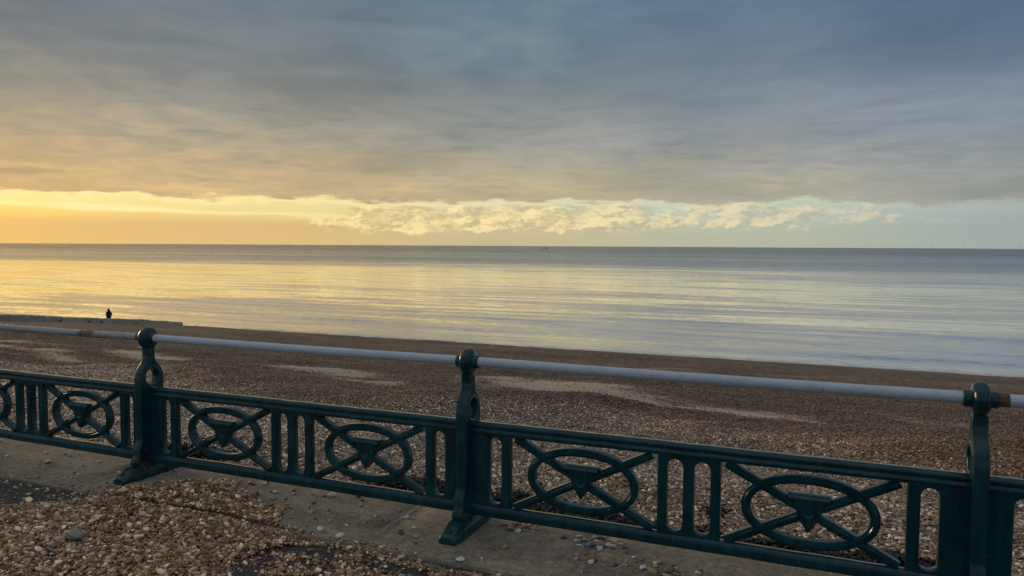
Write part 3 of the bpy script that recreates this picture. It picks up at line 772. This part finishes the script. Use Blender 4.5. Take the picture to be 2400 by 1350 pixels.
# drift thrown over the kerb onto the promenade
def inside(poly, x, y):
    c = np.zeros(x.shape, bool); j = len(poly) - 1
    for i in range(len(poly)):
        xi, yi = poly[i]; xj, yj = poly[j]
        c ^= ((yi > y) != (yj > y)) & (x < (xj - xi) * (y - yi) / (yj - yi + 1e-12) + xi); j = i
    return c
drift = [(-3.2, -1.1), (-1.4, -0.95), (-0.62, -0.86), (-0.30, -0.74), (-0.10, -0.58), (0.03, -0.40), (0.10, -0.20), (0.30, -0.04), (0.50, 0.06), (0.64, 0.10), (0.86, 0.02), (1.08, -0.08), (1.42, -0.26), (1.70, -0.42), (1.66, -0.58), (1.52, -0.70),
         (1.56, -0.86), (1.75, -1.02), (2.2, -1.25), (2.8, -1.6), (2.6, -2.4), (-3.2, -2.4)]
def drift_h(s, u):
    return 0.034 * np.clip(0.5 + 1.6 * fbm(s * 1.1 + 3, u * 1.1 + 7, 3), 0, 1.4)
n = 210000
Sx = rng.uniform(-3.2, 3.6, n); U = rng.uniform(-2.3, 0.2, n)
wob = 0.34 * fbm(Sx * 3.4, U * 3.4, 4)
ins = inside(drift, Sx + wob, U + wob)
thin = (rng.random(n) < 0.03 + 0.20 * np.exp(-((Sx - 1.9) / 0.55) ** 2) * (fbm(Sx * 4.1, U * 4.1 + 3, 3) > -0.03) + 0.22 * np.clip(fbm(Sx * 2.3 + 11, U * 2.3, 3) + 0.02, 0, 1)) & ~ins & (Sx < 2.4) & (U < -0.40)
bare = (fbm(Sx * 0.9 + 20, U * 1.5 + 4, 3) > 0.13) & (rng.random(n) < 0.75) & (U < -0.6)
strip = (np.abs(U + 0.475 + 0.30 * fbm(Sx * 2.6 + 4, U * 0.5, 3) + 0.10 * np.clip(Sx - 2.3, 0, 1)) < 0.035 + 0.07 * np.clip(Sx - 2.25, 0, 1)) & (Sx > 1.6) & (Sx < 3.4) & (rng.random(n) < 0.85)
strip2 = (Sx > 2.0) & (U < -0.62 + 0.0 * Sx) & (rng.random(n) < np.clip(0.10 + 0.9 * (fbm(Sx * 1.7 + 1, U * 1.7 + 9, 3) + 0.05), 0.03, 0.7))
blob = np.zeros(n, bool)
for bs, bu, br in ((1.98, -0.60, 0.10), (2.22, -0.72, 0.13), (1.88, -0.80, 0.09), (2.05, -0.95, 0.15), (2.5, -0.68, 0.16), (2.42, -0.92, 0.14), (1.72, -0.70, 0.07), (2.8, -0.62, 0.2)):
    blob |= (((Sx - bs + wob) / br) ** 2 + ((U - bu + wob) / (br * 0.7)) ** 2 < 1) & (rng.random(n) < 0.7)
k = (ins & ~bare) | thin | strip | strip2 | blob
k &= frustum(Sx, U, 0.7)
Sx, U, ins = Sx[k], U[k], ins[k]; n = len(U)
sz = logn(n, 0.0145, 0.36, 0.006, 0.042)
base_z = np.where(U > -0.43, 0.0, -0.022)
core = np.zeros(n)
for q in (0.02, 0.06, 0.10, 0.15, 0.21, 0.28):
    core += inside([((a - 0.4) * (1 - q * 0.4) + 0.4, b - q) for a, b in drift], Sx + 0.2 * fbm(Sx * 3.4, U * 3.4, 4), U) / 6.0
gz = base_z + drift_h(Sx, U) * core + 0.20 * sz + rng.uniform(0, 0.5, n) * sz * core
stones('promenade_shingle', np.stack([Sx, U, gz], 1), sz, 0.0, 'loose tan and brown pebbles washed over the promenade at lower left', 'pebbles', 0.5)

# single stones lying on the bare kerb and asphalt: each one a thing
def stone_mesh(seed):
    bm = bmesh.new(); bmesh.ops.create_icosphere(bm, subdivisions=3, radius=1.0)
    for v in bm.verts:
        q = mnoise.noise_vector(v.co * 0.8 + Vector((seed * 5.1, seed * 2.3, 1.7)))
        v.co = v.co + q * 0.42
        v.co += v.co.normalized() * 0.05 * mnoise.noise(v.co * 3 + Vector((seed, 0, 0)))
    me = bpy.data.meshes.new('pebble'); bm.to_mesh(me); bm.free(); me.shade_smooth(); me.materials.append(PEB); return me
SM = [stone_mesh(i) for i in range(9)]
def solid(nm, c):
    m, t, b = mat(nm); p = opos(t)
    t.put(b.inputs['Base Color'], t.mix(t.noise(p, 1.6, 4, .6), tuple(v * .7 for v in c), tuple(min(1, v * 1.25) for v in c))); b.inputs['Roughness'].default_value = .55
    return m
SC = {'white': solid('white_flint', (0.74, 0.69, 0.60)), 'tan': solid('tan_flint', (0.46, 0.33, 0.20)), 'brown': solid('brown_flint', (0.21, 0.13, 0.075)),
      'grey': solid('grey_flint', (0.24, 0.225, 0.205)), 'orange': solid('orange_flint', (0.40, 0.19, 0.085)), 'dark': solid('dark_flint', (0.085, 0.075, 0.065)), 'blue grey': solid('blue_grey_slate', (0.13, 0.165, 0.22))}
SMC = {(i, c): None for i in range(9) for c in SC}
def stone_data(i, c):
    if SMC[(i, c)] is None:
        q = SM[i].copy(); q.materials.clear(); q.materials.append(SC[c]); SMC[(i, c)] = q
    return SMC[(i, c)]
def place(s, u, size, c, label, group, ax=None):
    o = bpy.data.objects.new('pebble', stone_data(random.randrange(9), c)); C.objects.link(o)
    a = ax or (random.uniform(.9, 1.3), random.uniform(.7, 1.0), random.uniform(.42, .66))
    o.scale = tuple(q * size * 0.5 for q in a)
    zb_ = 0.0 if u > -0.43 else -0.022
    w = W(s, u, zb_ + 0.42 * a[2] * size * 0.9); o.location = w
    o.rotation_euler = (random.uniform(-.2, .2), random.uniform(-.2, .2), random.uniform(0, 6.28))
    return tag(o, label, 'pebble', group)
special = [(3.15, 0.03, 0.052, 'blue grey', 'large blue grey stone among the pebbles on the kerb beyond the second post'),
           (2.60, -0.405, 0.050, 'white', 'long white oval pebble near the front kerb edge below the second post'),
           (1.86, -0.40, 0.046, 'white', 'pale squarish stone on the line of pebbles along the kerb edge'),
           (2.52, -0.33, 0.030, 'grey', 'small grey speckled stone on the kerb in front of the second post'),
           (2.17, -0.13, 0.030, 'white', 'cream pebble alone on the kerb left of the second post'),
           (2.74, -0.17, 0.042, 'orange', 'upright orange brown stone on the kerb right of the second post foot'),
           (0.62, -1.02, 0.075, 'grey', 'large flat grey green stone in the pebble drift'),
           (-0.22, -0.98, 0.072, 'dark', 'large dark rounded stone in the pebble drift at far left'),
           (1.70, -0.36, 0.040, 'white', 'chalky white shell-like stone at the tip of the pebble drift')]
for s, u, sz_, c, lb in special:
    o = place(s, u, sz_, c, lb, None)
    if 'drift' in lb and u < -0.9: o.location.z += 0.045
areas = [  # (n, s-range, u-range, clustered, where)
    (60, (0.75, 2.05), (-0.34, 0.22), 0, 'on bare kerb between the two left posts'),
    (34, (2.60, 2.84), (0.06, 0.20), 1, 'in the small heap right of the second post'),
    (42, (2.95, 3.34), (-0.02, 0.16), 1, 'in the patch below the oval right of second post'),
    (26, (3.10, 3.35), (-0.22, -0.05), 1, 'in the row left of the dry straw'),
    (42, (3.38, 3.75), (-0.22, -0.02), 1, 'in the clump right of the dry straw'),
    (22, (2.10, 4.6), (-0.36, 0.18), 0, 'alone on kerb right of the slab joint'),
    (46, (-1.9, -0.02), (-0.42, 0.16), 0, 'on kerb left of the first post'),
    (28, (-1.2, 0.0), (-0.62, -0.44), 0, 'on the dark asphalt strip at the left')]
pal = ['tan'] * 6 + ['brown'] * 5 + ['white'] * 4 + ['grey'] * 3 + ['orange'] * 2 + ['dark'] * 3
used = set()
def third(v, r, names): return names[min(2, max(0, int(3 * (v - r[0]) / (r[1] - r[0]))))]
for n_, sr, ur, cl, lb in areas:
    for q in range(n_):
        if cl:
            s = np.clip(random.gauss(sum(sr) / 2, (sr[1] - sr[0]) / 4), *sr); u = np.clip(random.gauss(sum(ur) / 2, (ur[1] - ur[0]) / 4), *ur)
        else: s, u = random.uniform(*sr), random.uniform(*ur)
        if abs(s - round(s / L) * L) < 0.08 and -0.28 < u < 0.22: s += 0.16
        for tries in range(40):
          c = random.choice(pal); sz_ = min(0.044, max(0.011, random.gauss(0.022, 0.008)))
          size_w = 'tiny ' if sz_ < 0.016 else 'small ' if sz_ < 0.022 else '' if sz_ < 0.029 else 'large '
          full = '%s%s pebble %s, %s %s' % (size_w, c, lb, third(u, ur, ['front', 'middle', 'back']), third(s, sr, ['left', 'centre', 'right']))
          if full not in used: break
        used.add(full)
        place(float(s), float(u), sz_, c, full, 'pebbles ' + lb)
# dry straws and a feather
def blade(name, s, u, ln, ang, bend, z, wid, label, cat):
    V, F = [], []; n_ = 12
    for i in range(n_ + 1):
        q = i / n_; a = ang + bend * (q - 0.5); x = ln * (q - 0.5)
        px, py = x * math.cos(ang) - bend * ln * 0.5 * (q - 0.5) ** 2 * math.sin(ang), x * math.sin(ang) + bend * ln * 0.5 * (q - 0.5) ** 2 * math.cos(ang)
        w = wid * math.sin(math.pi * min(0.97, max(0.06, q)))
        nx, ny = -math.sin(a), math.cos(a)
        V += [(px + nx * w, py + ny * w, 0.002), (px, py, 0.002 + w * 0.8), (px - nx * w, py - ny * w, 0.002), (px, py, 0.001)]
    for i in range(n_):
        for q in range(4): F.append((i * 4 + q, i * 4 + (q + 1) % 4, i * 4 + 4 + (q + 1) % 4, i * 4 + 4 + q))
    F.append((0, 1, 2, 3)); F.append(tuple(n_ * 4 + q for q in range(4)))
    o = obj(name, mesh(name, V, F), STRAW, None, False); o.matrix_world = FRAME @ Matrix.Translation((s, u, z))
    tag(o, label, cat)
blade('straw', 3.36, -0.13, 0.19, R(75), 0.9, 0.0, 0.0035, 'pale curved dry straw lying on the kerb at the bottom edge', 'straw')
blade('feather', 3.52, 1.05, 0.13, R(78), 0.3, float(beach_z(3.52, 1.05)) + 0.035, 0.008, 'white feather on the shingle behind the middle bars past the second post', 'feather')
blade('straw', 4.35, 0.80, 0.09, R(20), 0.4, float(beach_z(4.35, 0.80)) + 0.035, 0.005, 'short pale straw on the shingle under the rightmost oval', 'straw')

# heaps of dry black seaweed against the back of the kerb
def weed(s, u, rs, ru, n_, label):
    V, F = [], []
    for q in range(int(n_ * 1.7)):
        a, b = random.gauss(0, rs * 0.45), random.gauss(0, ru * 0.45)
        z = float(beach_z(s + a, u + b)) + 0.030 + random.random() * 0.060 * math.exp(-((a / rs) ** 2 + (b / ru) ** 2)) + 0.006
        an = random.uniform(0, 6.28); ln = random.uniform(0.03, 0.10); w = random.uniform(0.004, 0.012); x, y = a, b; b0 = len(V)
        for i in range(5):
            V += [(x - math.sin(an) * w, y + math.cos(an) * w, z + random.uniform(-.006, .010)), (x + math.sin(an) * w, y - math.cos(an) * w, z + random.uniform(-.006, .010)), (x, y, z - 0.006)]
            x += math.cos(an) * ln / 4; y += math.sin(an) * ln / 4; an += random.uniform(-.7, .7); z += random.uniform(-.008, .008)
        for i in range(4):
            for e in range(3): F.append((b0 + i * 3 + e, b0 + i * 3 + (e + 1) % 3, b0 + i * 3 + 3 + (e + 1) % 3, b0 + i * 3 + 3 + e))
    V = [(s + a, u + b, z) for a, b, z in V]
    tag(obj('seaweed_heap', mesh('seaweed_heap', V, F, sharp=0), WEED), label, 'seaweed', 'black seaweed heaps behind the kerb')
for a in ((-0.55, 0.84, 0.40, 0.16, 420, 'dry black seaweed behind the oval left of the first post'),
          (1.72, 0.84, 0.45, 0.17, 520, 'dry black seaweed behind the oval left of the second post'),
          (2.28, 0.90, 0.22, 0.24, 380, 'dry black seaweed behind the last slot left of the second post'),
          (2.70, 0.92, 0.20, 0.24, 400, 'dry black seaweed behind the first slot right of the second post'),
          (3.06, 0.78, 0.44, 0.13, 520, 'dry black seaweed under the first oval right of the second post'),
          (3.62, 0.88, 0.10, 0.08, 90, 'small tuft of black seaweed behind the middle bars right of the second post'),
          (4.02, 0.74, 0.26, 0.10, 260, 'dry black seaweed at lower left of the rightmost oval'),
          (4.66, 0.80, 0.32, 0.17, 460, 'dry black seaweed at lower right of the rightmost oval'),
          (3.58, 1.75, 0.07, 0.03, 30, 'scrap of dark weed on the shingle seen between the middle bars'),
          (1.02, 2.6, 0.05, 0.03, 20, 'scrap of dark weed seen between the middle bars left of the second post')):
    weed(*a)

# ------------------------------------------------------------------ groyne running down to the water
gr = empty('groyne', FRAME @ Matrix.Translation((-56.2, 43, 0))); tag(gr, 'low weathered concrete groyne running down the beach at far left', 'groyne')
def gwall(u0, u1, z0f, z1f, wdt, n_, jit):
    V, F = [], []
    for i in range(n_ + 1):
        u = u0 + (u1 - u0) * i / n_; zt_ = z1f(u) + random.uniform(-jit, jit); zb_ = z0f(u)
        for x, z in ((-wdt, zb_), (-wdt, zt_ - 0.05), (-wdt + 0.08, zt_), (wdt - 0.08, zt_ + random.uniform(-jit, jit)), (wdt, zt_ - 0.05), (wdt + 0.03, zb_)):
            V.append((x + random.uniform(-.01, .01), u - 43, z))
    for i in range(n_):
        for q in range(5): F.append((i * 6 + q, i * 6 + q + 1, i * 6 + q + 7, i * 6 + q + 6))
    F.append(tuple(range(6))); F.append(tuple(n_ * 6 + q for q in range(6)))
    return mesh('groyne_wall', V, F, sharp=40)
gb = lambda u: float(beach_z(np.array(-56.0), np.array(float(u)))) - 0.9
def gtop(u): return H + np.interp(u, [20, 34.4, 45.3, 50.2, 51.0, 52.3], [-4.2, -5.72, -7.02, -7.62, -7.74, -7.96])
seg_b = [22, 27, 31, 34.5, 38, 41.5, 45, 48.4]
for a, b in zip(seg_b[:-1], seg_b[1:]):
    obj('wall_block', gwall(a + .01, b - .01, gb, (lambda k_: (lambda u: gtop(u) + k_))(random.uniform(-0.05, 0.10)), random.uniform(0.39, 0.45), 10, 0.035), GROYNE, gr)
obj('end_block', gwall(48.41, 52.4, gb, gtop, 0.40, 10, 0.02), GROYNE, gr)
for u in (39.3, 42.0, 43.2, 46.8):  # dark-coloured blocks on the wall face stand in for its shaded holes
    V, F = box(-0.05, 0.06, -0.07, 0.07, -0.12, 0.06)
    o = obj('dark_hole_block', bevel_mesh(mesh('dark_hole_block', V, F), 0.02), WEED, gr)
    o.location = (0.40, u - 43, gtop(u) - 0.28); o.rotation_euler = (random.uniform(-.3, .3), 0, 0)

# ------------------------------------------------------------------ person looking out to sea beyond the groyne
def person():
    base_ = Vector((-41.6, 76.0, H - 8.47))
    root = empty('person', Matrix.Translation(base_) @ Matrix.Rotation(R(12), 4, 'Z'))
    tag(root, 'person in a dark hooded coat standing behind the concrete groyne', 'person')
    J = {'pel': (0, 0, .95), 'sp': (0, .01, 1.15), 'ch': (0, .02, 1.36), 'nk': (0, .03, 1.50), 'hd': (0, .05, 1.60), 'ht': (0, .04, 1.73),
         'sl': (-.19, .02, 1.42), 'el': (-.25, .03, 1.14), 'wl': (-.20, .16, .96), 'hl': (-.17, .22, .90), 'sr': (.19, .02, 1.42), 'er': (.30, .0, 1.16), 'wr': (.20, .15, 1.02), 'hr': (.15, .20, .98),
         'hpl': (-.10, 0, .90), 'kl': (-.11, .03, .50), 'al': (-.11, -.02, .09), 'tl': (-.12, .15, .04), 'hpr': (.10, 0, .90), 'kr': (.12, .04, .50), 'ar': (.13, 0, .09), 'tr': (.15, .17, .04)}
    Rr = {'pel': .15, 'sp': .145, 'ch': .16, 'nk': .065, 'hd': .09, 'ht': .075, 'sl': .075, 'el': .055, 'wl': .038, 'hl': .04, 'sr': .075, 'er': .055, 'wr': .038, 'hr': .04,
          'hpl': .11, 'kl': .075, 'al': .05, 'tl': .045, 'hpr': .11, 'kr': .075, 'ar': .05, 'tr': .045}
    E = 'pel-sp sp-ch ch-nk nk-hd hd-ht ch-sl sl-el el-wl wl-hl ch-sr sr-er er-wr wr-hr pel-hpl hpl-kl kl-al al-tl pel-hpr hpr-kr kr-ar ar-tr'.split()
    ks = list(J); me = bpy.data.meshes.new('body'); me.from_pydata([J[q] for q in ks], [tuple(ks.index(z_) for z_ in e.split('-')) for e in E], [])
    o = obj('body', me, DARK, root)
    md = o.modifiers.new('skin', 'SKIN'); sv = me.skin_vertices[0].data
    for i, q in enumerate(ks): sv[i].radius = (Rr[q], Rr[q]); sv[i].use_root = (q == 'pel')
    md.use_smooth_shade = True
    o.modifiers.new('sub', 'SUBSURF').render_levels = 2
    # coat: flared shell to mid thigh, hood drawn over the head
    def shell(nm, rows, n_=18):
        V, F = [], []
        for cx, cy, z, rx, ry in rows:
            for q in range(n_): a = 2 * math.pi * q / n_; V.append((cx + rx * math.cos(a), cy + ry * math.sin(a), z))
        for i in range(len(rows) - 1):
            for q in range(n_): F.append((i * n_ + q, i * n_ + (q + 1) % n_, (i + 1) * n_ + (q + 1) % n_, (i + 1) * n_ + q))
        F.append(tuple(range((len(rows) - 1) * n_, len(rows) * n_))); F.append(tuple(range(n_)))
        return obj(nm, mesh(nm, V, F, sharp=70), DARK, root)
    shell('coat', [(0, 0, .66, .24, .18), (0, 0, .80, .235, .18), (0, .01, 1.0, .22, .17), (0, .01, 1.2, .22, .165), (0, .02, 1.38, .235, .16), (0, .02, 1.46, .19, .14), (0, .03, 1.53, .10, .10)])
    shell('hood', [(.02, .0, 1.46, .15, .13), (.02, .01, 1.54, .125, .13), (.005, .02, 1.62, .115, .135), (-.01, .03, 1.70, .10, .12), (-.02, .03, 1.765, .06, .08), (-.02, .03, 1.79, .02, .03)])
    face = shell('face', [(-.01, .15, 1.55, .05, .02), (-.01, .16, 1.61, .065, .025), (-.01, .155, 1.67, .06, .02)]); face.data.materials[0] = SKIN
    return root
person()

# ------------------------------------------------------------------ on the horizon: boats and the wind farm
def boat(x, y, sc, label, mast=True):
    r = empty('fishing_boat', Matrix.Translation((x, y, SEA)) @ Matrix.Rotation(R(20), 4, 'Z') @ Matrix.Scale(sc, 4)); tag(r, label, 'boat', 'boats on the horizon')
    V, F = [], []
    for px, w, k, s_ in ((-5, 1.5, -.3, 1.2), (-2, 1.9, -.4, 1.1), (2, 1.8, -.4, 1.3), (4.5, .9, -.3, 1.8), (6, .08, .2, 2.2)):
        V += [(px, -w, s_), (px, -w * .6, k), (px, w * .6, k), (px, w, s_)]
    for i in range(4):
        for q in range(3): F.append((i * 4 + q, i * 4 + q + 1, i * 4 + q + 5, i * 4 + q + 4))
        F.append((i * 4 + 3, i * 4, i * 4 + 4, i * 4 + 7))
    F += [(0, 1, 2, 3), (16, 17, 18, 19)]
    obj('hull', mesh('hull', V, F), HULL, r)
    obj('wheelhouse', bevel_mesh(mesh('wheelhouse', *box(-1.5, 1.5, -1.2, 1.2, 1.0, 4.0)), 0.15), HULL, r)
    if mast: obj('mast', mesh('mast', *tube([(0, 0, 3.9), (0, 0, 7.5)], [.14, .06], 8)), HULL, r)
def on_sea(px, dist):
    y = dist; return (px - 1200) / 1733 * y, y
for px, dist, sc, lb, ms in ((1280, 2600, 1.0, 'tiny dark boat on the horizon right of centre', True), (678, 3800, 0.8, 'tiny dark boat on the horizon at the left, leftmost of three', False), (820, 4200, 0.7, 'tiny dark boat on the horizon left of centre, middle of three', False)):
    boat(*on_sea(px, dist), sc, lb, ms)
tower_me = mesh('tower', *tube([(0, 0, 0), (0, 0, 40), (0, 0, 82)], [1.5, 1.25, 0.9], 10))
nac_me = bevel_mesh(mesh('nacelle', *box(-1.2, 1.2, -3, 5, 81.2, 83.8)), 0.4)
V, F = [], []
for q, (r_, w, th) in enumerate(((1.0, .6, .6), (6, 1.0, .5), (12, .9, .4), (35, .55, .2), (54, .15, .1))):
    V += [(-w, -th, r_), (w, -th, r_), (w, th, r_), (-w, th, r_)]
for i in range(4):
    for q in range(4): F.append((i * 4 + q, i * 4 + (q + 1) % 4, i * 4 + 4 + (q + 1) % 4, i * 4 + 4 + q))
F += [(0, 1, 2, 3), (16, 17, 18, 19)]
blade_me = mesh('blade', V, F)
turb = [(1920, 15800, 12), (1978, 16500, 50), (2030, 16000, 80), (2064, 16800, 5), (2128, 14600, 33), (2142, 15200, 0), (2164, 15000, 61), (2180, 13600, 15), (2186, 14100, 95), (2203, 13900, 40), (2234, 15100, 70), (2255, 13300, 20), (2290, 15600, 55), (2323, 13500, 45), (2330, 14200, 8), (2384, 12600, 30), (2388, 13400, 75)]
for i, (px, dist, ph) in enumerate(turb):
    x, y = on_sea(px, dist)
    r = empty('wind_turbine', Matrix.Translation((x, y, SEA - 12)) @ Matrix.Rotation(R(-30), 4, 'Z'))
    tag(r, 'faint white offshore wind turbine on the horizon, number %s from the right of the row' % ['seventeenth', 'sixteenth', 'fifteenth', 'fourteenth', 'thirteenth', 'twelfth', 'eleventh', 'tenth', 'ninth', 'eighth', 'seventh', 'sixth', 'fifth', 'fourth', 'third', 'second', 'first'][i], 'turbine', 'offshore wind turbines')
    r['label'] = r['label'].replace('number ', '')
    obj('tower', tower_me, WHITE, r); obj('nacelle', nac_me, WHITE, r)
    for k in range(3):
        b_ = obj('blade', blade_me, WHITE, r); b_.location = (0, -5, 82.6); b_.rotation_euler = (0, R(ph + 120 * k), 0)
